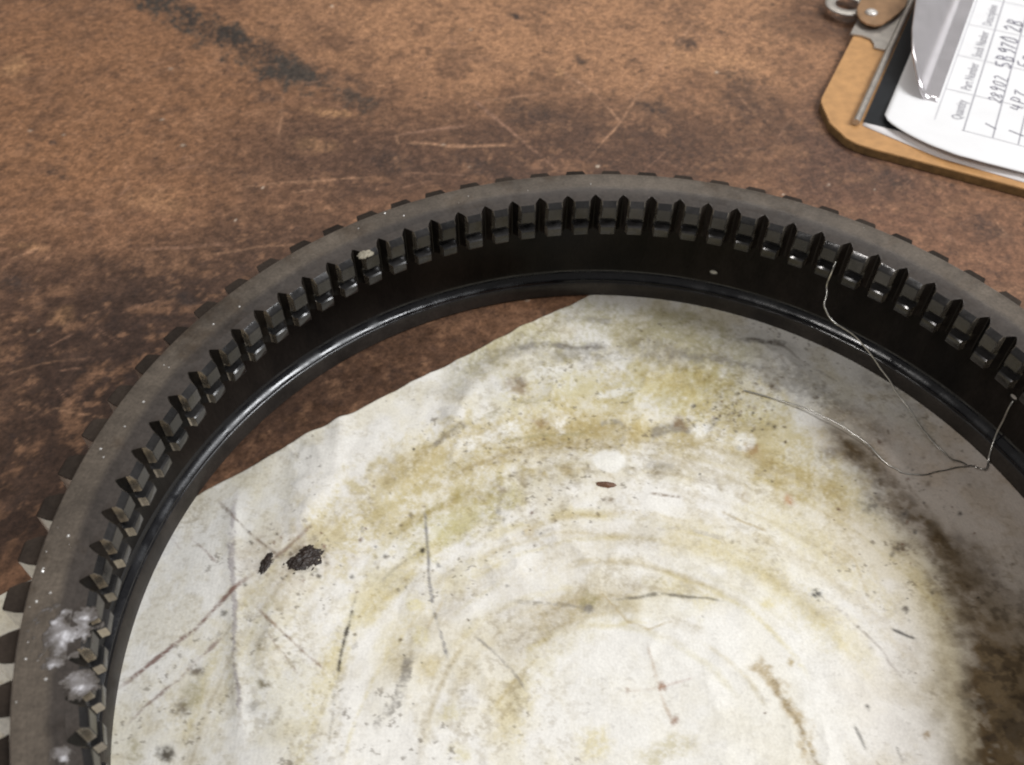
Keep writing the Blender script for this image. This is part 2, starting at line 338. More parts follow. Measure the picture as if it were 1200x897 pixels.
# ------------------------------------------------------------------ rag
RZ = 0.005
def make_shop_rag():
    O = np.array([.40, 1.27]); u = np.array([-.8145, -.580]); v = np.array([.580, -.8145])
    nu, nv = 800, 590
    a = np.linspace(0, 2.62, nu); c = np.linspace(0, 1.95, nv)
    A, C = np.meshgrid(a, c)
    # uneven hem
    k = np.exp(-C/.12); wob = ((fbm(A*5, A*0, 5, 4)-.5)*.014+(fbm(A*30, A*0, 8, 2)-.5)*.004)
    GX = O[0]+A*u[0]+(C+wob*k)*v[0]; GY = O[1]+A*u[1]+(C+wob*k)*v[1]
    X, Y = photo_xy(GX, GY, RZ)
    r = np.hypot(GX, GY); inside = sst(.97, .86, r)
    p = Paint(X, Y, (.72, .70, .665))
    f1 = fbm(GX*5, GY*5, 301, 5, .6); f2 = fbm(GX*16, GY*16, 311, 5, .6); f3 = fbm(GX*55, GY*55, 321, 4, .6); f4 = fbm(GX*130, GY*130, 331, 2)
    Yl = srgb(208, 198, 150); Ol = srgb(150, 140, 100); Gy = srgb(120, 114, 108); Br = srgb(84, 66, 42); Bk = srgb(34, 26, 22); Rd = srgb(110, 70, 58); Tan = srgb(176, 158, 118)
    # faint overall soiling
    p.mul(sst(.48, .66, f1)*.6, (.92, .88, .74)); p.mul(sst(.5, .68, f2)*.5, (.88, .84, .72))
    p.mul(sst(.55, .7, fbm(GX*9+4, GY*9, 341, 4))*.45, (.86, .85, .84))
    # oily arc-shaped prints left by rings
    def arc(pts, wd, col, al, soft=14, seed=1, rag=1.0): p.line(pts, wd, col, al, soft, rag, True, 400+seed, True)
    arc([(330, 690), (430, 600), (540, 545), (660, 500), (780, 480), (880, 500), (960, 550), (1030, 640)], 66, (.80, .73, .50), 1.0, 34, 1)
    arc([(470, 650), (540, 600), (620, 575)], 36, (.72, .67, .42), .95, 18, 2)
    arc([(500, 430), (600, 400), (700, 375), (800, 400), (900, 450)], 52, (.72, .69, .52), 1.0, 28, 3)
    arc([(560, 470), (650, 450), (760, 455), (860, 470), (930, 500)], 40, (.82, .76, .46), .8, 20, 4)
    arc([(600, 560), (680, 520), (800, 525), (900, 560), (1000, 620)], 40, (.74, .68, .50), .6, 26, 5)
    arc([(600, 800), (640, 760), (700, 725), (780, 702), (850, 712)], 34, (.86, .82, .64), .7, 16, 6)
    arc([(590, 880), (600, 830), (630, 790)], 30, (.86, .80, .58), .7, 14, 7)
    arc([(200, 880), (240, 800), (300, 720), (360, 680)], 60, (.84, .78, .60), .6, 34, 8)
    arc([(290, 760), (330, 800), (350, 870)], 50, (.84, .80, .62), .5, 30, 9)
    arc([(690, 360), (760, 400), (850, 470), (900, 520)], 24, (.66, .62, .48), .5, 14, 10)
    clean = 1-sst(.5, 1.15, np.hypot((X-880)/250, (Y-800)/190)+(f1-.5)*.8)
    p.lay(clean*.55, (.75, .735, .70))
    # faint concentric drag marks left by turning rings on the cloth
    ra = random.Random(77)
    for i in range(90):
        cc = un(735+ra.uniform(-25, 25), 900+ra.uniform(-30, 30), RZ); rad = ra.uniform(.28, .80); a0 = ra.uniform(.3, 2.6); ln = ra.uniform(.25, 1.1)
        pp = [photo_xy(cc[0]+rad*math.cos(a0+ln*q/8), cc[1]+rad*math.sin(a0+ln*q/8), RZ) for q in range(9)]; wd = ra.choice([2, 3, 4, 7, 12, 20])
        arc(pp, wd, ra.choice([(.80, .74, .58), (.84, .80, .62), (.76, .72, .64), (.88, .82, .58)]), ra.uniform(.35, .85), 2+wd*.8, 30+i, .8)
    # row of tooth prints across the upper centre
    for i in range(13):
        q = un(735, 930, RZ); an = 2.02-.072*i; x, y = photo_xy(q[0]+.70*math.cos(an), q[1]+.70*math.sin(an), RZ)
        p.blob(x+ra.uniform(-4, 4), y+ra.uniform(-5, 5), ra.uniform(4, 10), ra.uniform(4, 9), ra.uniform(0, 3), (.74, .72, .68), ra.uniform(.15, .5), .6, .9, 9, 560+i); p.blob(x+16, y+2, 9, 6, .3, ra.choice([srgb(150, 128, 84), srgb(138, 124, 100), srgb(120, 100, 70)]), ra.uniform(.3, .75), .6, .6, 8, 580+i)
    # grey smears near the top
    for i, (pts, wd, al) in enumerate([([(600, 412), (650, 407), (712, 406)], 5, .8), ([(640, 420), (720, 412), (800, 420)], 18, .5), ([(520, 440), (610, 412), (640, 420)], 20, .4),
        ([(780, 415), (850, 425), (905, 440)], 14, .65), ([(860, 400), (890, 402), (925, 404)], 5, .8), ([(880, 430), (950, 462), (1010, 500), (1050, 530)], 26, .55), ([(1000, 430), (1040, 450), (1090, 490)], 16, .35),
        ([(660, 378), (690, 376), (720, 380)], 4, .5), ([(760, 508), (800, 506), (815, 512)], 9, .7), ([(755, 545), (790, 550)], 12, .4), ([(700, 500), (712, 497), (725, 500), (735, 512)], 4, .6), ([(840, 490), (825, 512)], 5, .5),
        ([(520, 500), (528, 470), (540, 440)], 22, .25)]):
        p.line(pts, wd, Gy, al, wd*.5+1.5, .9, seed=430+i)
    # brown grime towards the right; the tan wash partly paints in the ring's shade
    d, uu = p.dline([(930, 500), (985, 548), (1040, 600), (1085, 650), (1122, 720), (1150, 800), (1175, 910), (1185, 1000)])
    lx = np.interp(Y, [440, 500, 548, 600, 650, 720, 800, 910, 1000], [930, 945, 985, 1035, 1078, 1112, 1140, 1165, 1180])
    f5 = fbm(GX*8+1, GY*8+6, 357, 4, .5); nz = (f5-.5)*90+(f3-.5)*16
    wash = sst(-14, 30, X-lx+nz)*sst(450, 560, Y+(f2-.5)*60)
    p.lay(wash*(.30+.3*f2), srgb(192, 168, 148))
    p.lay(sst(940, 1060, X+nz)*sst(430, 520, Y+nz*.4)*.15, srgb(180, 158, 144))
    core = np.exp(-((X-lx-30+nz*.3)/np.interp(Y, [480, 560, 650, 760, 900], [14, 24, 36, 55, 80]))**2)*sst(470, 540, Y)
    p.lay(core*(.80+.4*sst(.34, .6, f5))*(.75+.25*sst(.3, .55, f3)), srgb(86, 69, 45))
    low = sst(1, 40, X-lx+nz*.6)*sst(610, 760, Y)
    p.lay(low*(.60+.35*sst(.3, .6, f5))*(.75+.25*sst(.3, .55, f3)), srgb(108, 90, 64))
    p.lay((core*.6+low*.4)*sst(.48, .68, f2)*.6, srgb(76, 62, 42)); p.lay((core*.7+low*.6)*sst(.56, .68, f3)*.5, srgb(54, 42, 28))
    p.lay(core*sst(.56, .66, fbm(GX*28+3, GY*28, 355, 4, .65))*.5*sst(.45, .6, f5), Bk)
    p.mul(np.exp(-((X-lx+22+nz*.4)/30)**2)*sst(600, 700, Y)*.8, (.84, .76, .52))
    # brown arc strokes
    p.line([(895, 785), (915, 815), (935, 850), (955, 900), (962, 940)], 17, srgb(172, 152, 112), .8, 8, .9, False, 451)
    p.line([(905, 800), (930, 845), (958, 897)], 5, srgb(120, 98, 58), .6, 3, 1.2, False, 452)
    for i, (pts, wd, col, al) in enumerate([
        ([(418, 698), (408, 735), (399, 770), (394, 797)], 4.5, Bk, .95), ([(392, 805), (390, 840), (384, 870)], 3, Bk, .35), ([(484, 768), (470, 812), (444, 862)], 17, Gy, .75),
        ([(498, 588), (500, 640), (506, 705), (518, 752), (532, 792)], 3.2, srgb(110, 108, 112), .85), ([(504, 640), (470, 662), (446, 682)], 2.5, Gy, .6),
        ([(276, 575), (273, 640), (274, 700), (277, 780), (283, 860)], 7, srgb(150, 142, 146), .75),  # grey crease line: shade painted along the fold
        ([(138, 808), (180, 775), (230, 735), (275, 692), (300, 672)], 4, Rd, .85), ([(146, 850), (190, 812), (230, 778), (268, 742)], 4, Rd, .65), ([(300, 672), (330, 648), (366, 616)], 3.5, Rd, .6),
        ([(256, 588), (272, 606), (300, 632), (330, 656)], 3.5, srgb(104, 80, 60), .7), ([(216, 624), (234, 640), (256, 662)], 2.6, Rd, .6), ([(200, 630), (212, 645)], 3, Rd, .5), ([(300, 715), (340, 750), (382, 788)], 3, srgb(130, 100, 76), .8),
        ([(316, 745), (334, 770), (352, 792)], 2.8, srgb(130, 100, 76), .6), ([(420, 590), (440, 620), (452, 602)], 3, Ol, .4), ([(555, 745), (580, 765), (602, 790), (618, 812)], 2.4, srgb(130, 124, 118), .7),
        ([(600, 705), (640, 708), (690, 712)], 4, Gy, .55), ([(715, 705), (770, 698), (830, 702), (850, 706)], 2.8, srgb(110, 104, 92), .8), ([(520, 700), (500, 740)], 2, Tan, .5), ([(700, 690), (735, 730), (760, 740), (790, 728)], 2, Tan, .7),
        ([(757, 755), (768, 790), (775, 815), (790, 850)], 3, srgb(170, 142, 112), .5), ([(735, 812), (770, 806), (815, 795)], 2, srgb(170, 140, 130), .5), ([(958, 700), (990, 722), (1030, 760), (1060, 800)], 2.5, srgb(150, 140, 132), .6),
        ([(1045, 736), (1058, 742), (1074, 750)], 4, srgb(60, 56, 54), .85), ([(1000, 850), (1008, 865), (1016, 880)], 2.6, srgb(70, 66, 64), .7), ([(1050, 875), (1058, 895)], 2.6, srgb(70, 66, 64), .7), ([(975, 640), (1000, 655), (1018, 700)], 2, Tan, .6),
        ([(760, 582), (780, 583), (798, 584)], 4, srgb(110, 84, 52), .8), ([(845, 600), (870, 612), (900, 625)], 3, Tan, .7), ([(590, 522), (630, 514), (690, 510)], 3, Ol, .6), ([(640, 640), (615, 630), (590, 640)], 2.5, Tan, .4),
        ([(766, 624), (800, 622), (850, 632)], 5, srgb(170, 164, 158), .5), ([(765, 690), (780, 675), (788, 668)], 2.5, Ol, .5), ([(150, 700), (185, 655), (215, 618)], 14, srgb(196, 196, 200), .4), ([(350, 640), (352, 610), (360, 575)], 18, srgb(176, 172, 168), .45),
        ([(900, 395), (930, 420), (985, 450)], 3, Br, .4), ([(640, 470), (600, 480), (520, 515)], 9, Ol, .5), ([(505, 525), (520, 515), (545, 500)], 9, Br, .55), ([(1060, 560), (1072, 580), (1090, 600)], 3, Br, .5)]):
        p.line(pts, wd*.78, col, al, 2.0, .8, True, 470+i)
    # blots
    for i, (x, y, rx, ry, an, col, al) in enumerate([(357, 655, 24, 17, -.5, Bk, .75), (311, 660, 8, 15, .4, Bk, .6), (690, 705, 11, 13, .2, Ol, .9), (690, 713, 9, 5, 0, Gy, .8), (194, 885, 10, 9, 0, srgb(60, 50, 36), .9), (160, 880, 9, 14, 0, Ol, .6),
        (232, 785, 9, 8, 0, Br, .8), (214, 830, 8, 12, .4, Br, .7), (228, 815, 12, 24, .5, Ol, .6), (308, 804, 8, 8, 0, srgb(120, 110, 84), .9), (296, 830, 10, 8, 0, Gy, .5), (262, 720, 6, 6, 0, Bk, .7), (525, 835, 18, 12, -.5, srgb(190, 178, 120), .5), (538, 884, 12, 12, 0, srgb(196, 184, 126), .5),
        (484, 707, 9, 11, 0, srgb(206, 194, 132), .5), (494, 748, 10, 11, 0, srgb(204, 192, 130), .5), (506, 785, 14, 16, .4, srgb(196, 182, 140), .7), (606, 453, 13, 12, 0, srgb(150, 130, 104), .85), (609, 450, 5, 5, 0, Br, .8), (632, 498, 8, 6, 0, srgb(150, 124, 80), .8), (797, 498, 9, 8, 0, srgb(120, 94, 60), .8),
        (880, 528, 12, 7, .6, srgb(150, 120, 78), .8), (925, 588, 7, 6, 0, srgb(176, 130, 90), .8), (956, 698, 7, 5, .4, srgb(50, 48, 50), .9), (1061, 714, 5, 4, .4, srgb(60, 50, 44), .8), (1055, 640, 12, 9, 0, Br, .7), (712, 590, 7, 5, 0, srgb(120, 98, 70), .7), (900, 710, 8, 8, 0, srgb(210, 198, 150), .7), (926, 777, 5, 5, 0, srgb(170, 150, 100), .8), (780, 880, 34, 16, -.3, srgb(186, 176, 140), .7), (695, 870, 18, 20, 0, srgb(206, 194, 148), .7),
        (775, 805, 5, 6, 0, srgb(140, 90, 50), .8), (790, 845, 6, 5, .5, srgb(130, 84, 50), .8), (735, 810, 3, 4, 0, srgb(130, 84, 60), .8), (735, 820, 40, 20, 0, srgb(210, 204, 188), .3), (1083, 865, 6, 6, 0, srgb(130, 104, 60), .7), (1158, 870, 10, 8, 0, Bk, .6), (620, 625, 7, 6, 0, srgb(190, 170, 120), .6), (530, 620, 34, 13, -.5, srgb(186, 178, 124), .55), (450, 680, 22, 14, 0, srgb(188, 180, 150), .6), (970, 535, 14, 10, 0, Br, .5), (1022, 590, 16, 12, .6, Bk, .55), (1060, 605, 12, 9, .4, Bk, .5)]):
        p.blob(x, y, rx, ry, an, col, al, .45, .45, 9, 520+i)
    for i in range(46):
        x, y = ra.gauss(350, 30), ra.gauss(658, 20); q = ra.uniform(.8, 2.6); p.blob(x, y, q*1.3, q, ra.uniform(0, 3), Bk if i % 3 else Rd, .8, .5, .4, 5, 640)
    p.blob(345, 656, 62, 36, -.4, srgb(150, 128, 100), .35, .6, .6, 16, 641)
    # pale clean prints
    for i, (x, y, rx, ry) in enumerate([(655, 498, 9, 12), (600, 508, 14, 10), (820, 505, 14, 9), (870, 520, 12, 10), (560, 520, 30, 9), (640, 440, 30, 8), (720, 462, 26, 5)]):
        p.blob(x, y, rx, ry, -.2, (.78, .77, .74), .7, .3, .4, 10, 605+i)
    # specks
    rng = random.Random(11)
    for i in range(300):
        q = rng.random()
        if q < .3: x, y = rng.gauss(865, 35), rng.gauss(482, 16)
        elif q < .45: x, y = rng.gauss(470, 60), rng.gauss(640, 50)
        elif q < .6: x, y = rng.gauss(1060, 50), rng.gauss(620, 60)
        elif q < .7: x, y = rng.gauss(610, 25), rng.gauss(635, 22)
        else: x, y = rng.uniform(140, 1190), rng.uniform(360, 890)
        s = rng.uniform(.7, 1.9) if rng.random() < .88 else rng.uniform(2, 3.4)
        p.blob(x, y, s*1.2, s, rng.uniform(0, 3), rng.choice([Bk, Br, srgb(96, 62, 40), srgb(70, 64, 60)]), rng.uniform(.45, .95), .5, .3, 5, 630)
    dirty = 1-.75*clean
    p.mul(dirty*sst(.55, .70, f4)*sst(.40, .6, f2)*.45, (.72, .68, .60))
    p.mul(dirty*sst(.56, .68, fbm(GX*85+3, GY*85, 361, 3, .7))*sst(.45, .62, fbm(GX*7+2, GY*7, 371, 3))*.6, (.66, .62, .55))
    p.lay(dirty*sst(.70, .78, fbm(GX*70+8, GY*70, 381, 3, .75))*sst(.42, .62, fbm(GX*6+7, GY*6, 391, 3))*.6, srgb(92, 78, 62))
    p.mul(dirty*sst(.5, .72, fbm(GX*3.2+9, GY*3.2, 395, 3))*.4, (.92, .91, .90))
    p.blob(712, 544, 19, 15, 0, (.77, .76, .73), .8, .14, .16, 12, 600)
    lum = p.k.mean(1, keepdims=True); p.k = lum+(p.k-lum)*.88; p.k *= np.array([1.085, 1.07, 1.04], np.float32)
    # relief: shallow folds
    d1, u1 = p.dline([(276, 570), (272, 640), (275, 700), (278, 780), (285, 900)])
    d2, u2 = p.dline([(378, 600), (345, 660), (300, 800)])
    d3, u3 = p.dline([(395, 505), (380, 540), (350, 600)])
    d4, u4 = p.dline([(690, 350), (800, 420), (960, 540)])
    w1 = .5+.9*fbm(u1*6, u1*0, 717, 3)
    h = .0048*w1*np.exp(-(d1/9)**2)*sst(0, .1, u1)*sst(0, .25, 1-u1)+.004*np.exp(-(d1/34)**2)+.006*np.exp(-(d2/30)**2)+.006*np.exp(-(d3/20)**2)+.004*np.exp(-(d4/20)**2)
    h = h+(fbm(GX*3, GY*3, 701, 3)-.4)*.020+(fbm(GX*11, GY*11, 711, 3)-.5)*.005
    rdg = (1-np.abs(fbm(GX*4+3, GY*4, 731, 4)*2-1))**4; h = h+.010*rdg*sst(.45, .6, fbm(GX*2+1, GY*2, 741, 2))
    d5, u5 = p.dline([(700, 360), (560, 450), (520, 520), (430, 600)]); d6, u6 = p.dline([(400, 495), (395, 560), (330, 640)])
    h = h+.005*np.exp(-(d5/9)**2)*sst(0, .2, 1-u5)+.006*np.exp(-(d6/10)**2)*sst(0, .3, 1-u6)
    h = h+.016*np.exp(-C/.035)*np.clip(fbm(A*6, C*0, 751, 3)-.38, 0, 1)*2
    Z = RZ+np.maximum(h*inside, 0)
    global rag_z
    def rag_z(x, y):
        d = np.stack([np.asarray(x)-O[0], np.asarray(y)-O[1]]); ia = np.clip((d[0]*u[0]+d[1]*u[1])/2.62*(nu-1), 0, nu-1); ic = np.clip((d[0]*v[0]+d[1]*v[1])/1.95*(nv-1), 0, nv-1)
        return Z[np.rint(ic).astype(int), np.rint(ia).astype(int)]
    me = grid_mesh('shop_rag', np.stack([GX, GY, Z], -1)[::-1], p.c[::-1], .0008)
    return tag(obj('shop_rag', me, M_RAG), 'white cloth soaked with yellow and brown oil stains lying inside the gear ring', 'rag')
make_shop_rag()

# ------------------------------------------------------------------ gear ring
ZA = .3816; BASE = RZ+.0004
ring = tag(empty('gear_ring', (0, 0, BASE*R)), 'large dark steel gear ring with inner and outer teeth resting on the rag', 'gear ring')
def cone(r): return ZA-.0095*np.clip((.946-r)/.04, 0, 1.2)
def ring_body():
    prof = [(1.0005, .355, 2), (1.0005, ZA-.004, 2), (.9985, ZA-.001, 0), (.9955, ZA, 0), (.980, ZA, 0), (.962, ZA, 0), (.949, ZA, 5), (.944, ZA-.0006, 5), (.9240, cone(.9240), 1),
            (.9240, .30, 1), (.9240, .2785, 1), (.9300, .2760, 1), (.9960, .2720, 1), (1.0000, .2680, 1), (1.0050, .22, 1), (1.0080, .17, 1), (1.0100, .122, 1),
            (1.0098, .0980, 1), (1.0085, .0790, 1), (1.0065, .0670, 4), (1.0030, .0580, 4), (.9980, .0512, 4), (.9925, .0468, 4), (.9895, .0452, 4),
            (.9893, .0405, 1), (.9883, .0399, 4), (.9868, .0385, 3), (.9848, .0350, 3), (.9830, .0290, 3), (.9812, .0200, 3), (.9800, .0100, 3), (.9796, 0, 3), (1.030, 0, 2), (1.030, .29, 2), (1.012, .325, 2)]
    n = 352; v = []; f = []; mi = []
    for i in range(n):
        t = 2*math.pi*i/n; c, s = math.cos(t), math.sin(t)
        v += [(r*c, r*s, z) for r, z, _ in prof]
    m = len(prof)
    for i in range(n):
        a, b = i*m, (i+1) % n*m
        for k in range(m):
            k2 = (k+1) % m; f.append((a+k, b+k, b+k2, a+k2)); mi.append(prof[k][2])
    me = mesh('ring_body', v, f, True, mi); me.flip_normals(); smooth_by_angle(me, 40)
    return obj('body', me, [M_TOP, M_OIL_SHADE, M_GEAR, M_RIM, M_FILLET, M_CONE], ring)
M_FILLET = make_steel('wet_oil_steel', (.012, .012, .014), (.005, .005, .007), .06, .42, .15, 50, .6, .10)
M_RIM = make_steel('oily_rim_steel', (.050, .042, .036), (.020, .017, .015), .25, .45, .1, 70, .3)
ring_body()

NI = 88; PI_ = 2*math.pi/NI; T0 = 3.5238 - PI_*.5
NO = 74; PO = 2*math.pi/NO; U0 = 2.7376
def inner_tooth_mesh():
    half = [(.492, .9245), (.430, .9205), (.372, .9160), (.318, .9110), (.290, .9060), (.268, .9000), (.254, .8968), (.232, .8957)]
    sec = [(-a, r) for a, r in half]+[(a, r) for a, r in reversed(half)]
    # (z or None for cone, clamp radius, material above this level)
    lev = [('cone', .9245), ('cone', .9130), ('cone', .9065), (.3640, .8985), (.3600, .8958), (.3300, .8958), (.3262, .8985), (.3255, .9130), (.3075, .9130), (.3050, .8990), (.3020, .8958), (.2840, .8958), (.2795, .8985), (.2775, .9245)]
    n = len(sec); v = []; f = []; mi = []
    for z, lim in lev:
        for a, r in sec:
            rr = max(r, lim); zz = float(cone(rr))+.0006 if z == 'cone' else z
            t = a*PI_; v.append((rr*math.cos(t), rr*math.sin(t), zz))
    for j in range(len(lev)-1):
        for i in range(n-1):
            f.append((j*n+i, j*n+i+1, (j+1)*n+i+1, (j+1)*n+i)); mi.append(0 if j < 2 else (3 if (i < 3 or i > n-5 or j == 12) else 1 if 5 < i < n-7 or j in (6, 7, 8) else 2))  # gap roots get the black steel to paint in shade between teeth
    me = mesh('inner_tooth', v, f, True, mi); smooth_by_angle(me, 32); return me
IT = inner_tooth_mesh(); IT.materials.append(M_CONE); IT.materials.append(M_TOOTH); IT.materials.append(M_FLANK); IT.materials.append(M_OIL_SHADE)
for i in range(NI):
    o = bpy.data.objects.new('inner_tooth', IT); COL.objects.link(o); o.parent = ring; o.rotation_euler = (0, 0, T0-PI_*i)
def outer_tooth_mesh():
    half = [(.36, .998), (.335, 1.008), (.295, 1.026), (.245, 1.038), (.215, 1.0455), (.180, 1.0485)]
    sec = [(-a, r) for a, r in half]+[(a, r) for a, r in reversed(half)]
    n = len(sec); v = []; f = []; mi = []
    lev = [(0, .998, 0), (0, 1.010, 0), (0, 1.0435, 0), (.004, 9, 0), (.035, 9, 0), (.060, 9, 1.022), (.30, 9, 1.022), (.305, 1.05, 1.022)]
    for dz, lim, lo in lev:
        for a, r in sec:
            rr = max(min(r, lim), lo); t = a*PO; v.append((rr*math.cos(t), rr*math.sin(t), .3605-.004*(rr-1)/.0575-dz))
    for j in range(len(lev)-1):
        for i in range(n-1): f.append((j*n+i, (j+1)*n+i, (j+1)*n+i+1, j*n+i+1)); mi.append(1 if j < 3 else 0)
    f.append(tuple((len(lev)-1)*n+i for i in range(n))); mi.append(0)
    me = mesh('outer_tooth', v, f, True, mi); smooth_by_angle(me, 30); return me
OT = outer_tooth_mesh(); OT.materials.append(M_GEAR); OT.materials.append(M_GTOP)
for i in range(NO):
    o = bpy.data.objects.new('outer_tooth', OT); COL.objects.link(o); o.parent = ring; o.rotation_euler = (0, 0, U0-PO*i)

M_HOLE = make_plain('hole_dark', (.004, .004, .004), .5)
M_BORE_GLINT = make_plain('bore_glint_steel', (.75, .75, .76), .35, .85)
def wall_point(x, y, off=0.0):
    lo, hi = .90, 1.03
    for _ in range(40):
        r = (lo+hi)/2; P = on_cyl(x, y, r); z = P[2]-BASE
        wall = np.interp(z, [.0468, .0512, .058, .067, .079, .098, .122, .17, .22, .268], [.9925, .998, 1.003, 1.0065, 1.0085, 1.0098, 1.010, 1.008, 1.005, 1.0])-off
        if r < wall: lo = r
        else: hi = r
    return P
def oil_hole(x, y, rr):
    # a drilled hole: flat black disc painting in its shaded recess with a bright countersunk lip set just proud of the wall
    P = wall_point(x, y)
    t = math.atan2(P[1], P[0]); n = Vector((-math.cos(t), -math.sin(t), -.05)).normalized()
    e = Vector((-math.sin(t), math.cos(t), 0)); u = n.cross(e).normalized(); c = Vector(P)-Vector((0, 0, BASE))
    v = []; f = []; mi = []; k = 20
    rings = [(rr*1.25, .0004), (rr, .0016), (rr*.78, .0012), (rr*.74, .0009)]
    for q, h in rings:
        for i in range(k):
            a = 2*math.pi*i/k; v.append(tuple(c+e*(q*math.cos(a))+u*(q*math.sin(a))+n*h))
    for j in range(3):
        for i in range(k):
            f.append((j*k+i, j*k+(i+1) % k, (j+1)*k+(i+1) % k, (j+1)*k+i)); mi.append(0)
    f.append(tuple(3*k+i for i in range(k))); mi.append(1)
    h = obj('oil_hole', mesh('oil_hole', v, f, False, mi), [M_OIL_SHADE, M_HOLE], ring)
    # pale disc painting in the light caught inside the hole
    v = []; f = []
    for i in range(9):
        a = 2*math.pi*i/8
        for q, hh in ((rr*.66, .0024), (rr*.05, .0024)): v.append(tuple(c+e*(q*math.cos(a))+u*(q*.62*math.sin(a))+Vector((0, 0, rr*.30))+n*hh))
    for i in range(8): f.append((2*i, 2*i+1, 2*i+3, 2*i+2))
    obj('bore_glint', mesh('bore_glint', v, f), M_BORE_GLINT, h)
    return P
oil_hole(836, 320, .0150)
HP = oil_hole(1188, 466, .0125)

# ------------------------------------------------------------------ wire
M_WIRE = make_plain('bright_thin_wire', (.62, .60, .56), .28, .95, 400, .2, .05)
def tube(name, splines, rad, m, parent=None):
    cu = bpy.data.curves.new(name, 'CURVE'); cu.dimensions = '3D'; cu.bevel_depth = rad*R; cu.bevel_resolution = 3; cu.resolution_u = 8; cu.use_fill_caps = True
    for pts in splines:
        s = cu.splines.new('BEZIER'); s.bezier_points.add(len(pts)-1)
        for bp, q in zip(s.bezier_points, pts):
            bp.co = tuple(float(c)*R for c in q); bp.handle_left_type = bp.handle_right_type = 'AUTO'
    tmp = bpy.data.objects.new(name+'_tmp', cu); COL.objects.link(tmp)
    dg = bpy.context.evaluated_depsgraph_get(); me = bpy.data.meshes.new_from_object(tmp.evaluated_get(dg))
    bpy.data.objects.remove(tmp, do_unlink=True)
    me.polygons.foreach_set('use_smooth', [True]*len(me.polygons)); me.materials.clear()
    return obj(name, me, m, parent)
st = on_cyl(976, 316, .8930)
s1 = [st+np.array([.006, .012, .012]), st] + [un(x, y, z) for x, y, z in [(969, 335, .268), (966, 358, .235), (973, 373, .215), (987, 384, .20), (1012, 405, .168), (1032, 432, .132), (1052, 462, .098), (1076, 496, .066), (1098, 520, .046), (1116, 536, .032), (1134, 543, .022)]]
s2 = [un(x, y, z) for x, y, z in [(872, 457, .018), (905, 465, .020), (948, 478, .026), (985, 496, .030), (1018, 519, .026), (1042, 543, .019), (1060, 553, .017), (1085, 555, .017), (1112, 549, .018), (1134, 545, .020), (1146, 546, .021)]]+[wall_point(x, y, o) for x, y, o in ((1156, 548, .05), (1159, 540, .035), (1161, 528, .022), (1168, 508, .016), (1176, 492, .012), (1183, 477, .008))]
s2 = s2+[HP+np.array([.008, .005, .0])]
rw = random.Random(4)
def kink(pts):
    out = [pts[0]]
    for a, b in zip(pts[:-1], pts[1:]):
        out += [a+(b-a)*.5+np.array([rw.uniform(-1, 1), rw.uniform(-1, 1), rw.uniform(0, .6)])*.0032, b]
    return out
s1 = kink(s1); s2 = kink(s2[:-5])+s2[-5:]
for q in s1+s2:
    if q[2] < .06 and math.hypot(q[0], q[1]) < .96: q[2] = max(q[2]-.006, float(rag_z(q[0], q[1]))+.0025)
tag(tube('wire', [s1, s2], .0018, M_WIRE), 'thin bright bent wire hanging from the inner teeth onto the rag', 'wire')

# ------------------------------------------------------------------ clipboard
BO = np.array([.72226, 1.72135, 0.0]); E1 = np.array([.45, .893, 0]); E1 /= np.linalg.norm(E1); E2 = np.array([E1[1], -E1[0], 0])
def bl(s, t, z): return BO+E2*s+E1*t+np.array([0, 0, z])
clip_root = tag(empty('clipboard', tuple(BO*R)), 'worn brown hardboard clipboard with a metal spring clip lying on the bench', 'clipboard')
def rel(P): return np.asarray(P)-BO
def prism(name, poly, z0, z1, m, parent, bev=0, local=True):
    bm = bmesh.new()
    vs_ = [bm.verts.new(Vector((rel(bl(s, t, z0)) if local else bl(s, t, z0)))*R) for s, t in poly]
    fc = bm.faces.new(vs_); fc.normal_update()
    if fc.normal.z > 0: fc.normal_flip()
    ex = bmesh.ops.extrude_face_region(bm, geom=[fc])
    bmesh.ops.translate(bm, vec=(0, 0, (z1-z0)*R), verts=[e for e in ex['geom'] if isinstance(e, bmesh.types.BMVert)])
    if bev:
        es = [e for e in bm.edges if abs(e.verts[0].co.z-e.verts[1].co.z) < 1e-7]
        bmesh.ops.bevel(bm, geom=es, offset=bev*R, segments=2, affect='EDGES')
    bmesh.ops.recalc_face_normals(bm, faces=bm.faces)
    me = bpy.data.meshes.new(name); bm.to_mesh(me); bm.free(); smooth_by_angle(me, 35)
    return obj(name, me, m, parent)
M_BOARD = make_plain('tan_hardboard', srgb(184, 138, 88), .55, 0, 220, .16, .15, .0004)
M_EDGE = make_plain('dirty_board_edge', srgb(118, 92, 56), .7, 0, 350, .35, .4, .0005)
M_CLIP = make_plain('nickel_clip', (.80, .76, .78), .18, .72, 60, .10, .02)
M_ZINC = make_plain('dull_zinc', (.50, .46, .415), .42, .7, 200, .2, .08)
M_RUST = make_plain('tarnished_plate', srgb(158, 124, 92), .45, .45, 150, .22, .08)
M_RIV = make_plain('pale_rivet', (.62, .58, .54), .4, .5, 100, .1, 0)
M_BLACK = make_plain('black_card', (.014, .015, .017), .6, 0, 200, .2, .05, .0003, .25)
M_PAPER = make_plain('white_paper', (.80, .79, .79), .8, 0, 40, .04, .03, .0004, .2)
M_PAPER2 = make_plain('off_white_paper', (.78, .74, .73), .8, 0, 40, .03, .03, .0004, .2)
M_INK = make_plain('grey_print_ink', (.36, .35, .38), .8, 0, 300, .1, 0)
M_LINE = make_plain('pale_print_ink', (.56, .55, .57), .8, 0, 300, .1, 0)
M_PEN = make_plain('pen_ink', (.20, .19, .24), .6, 0, 300, .1, 0)
BT = .030
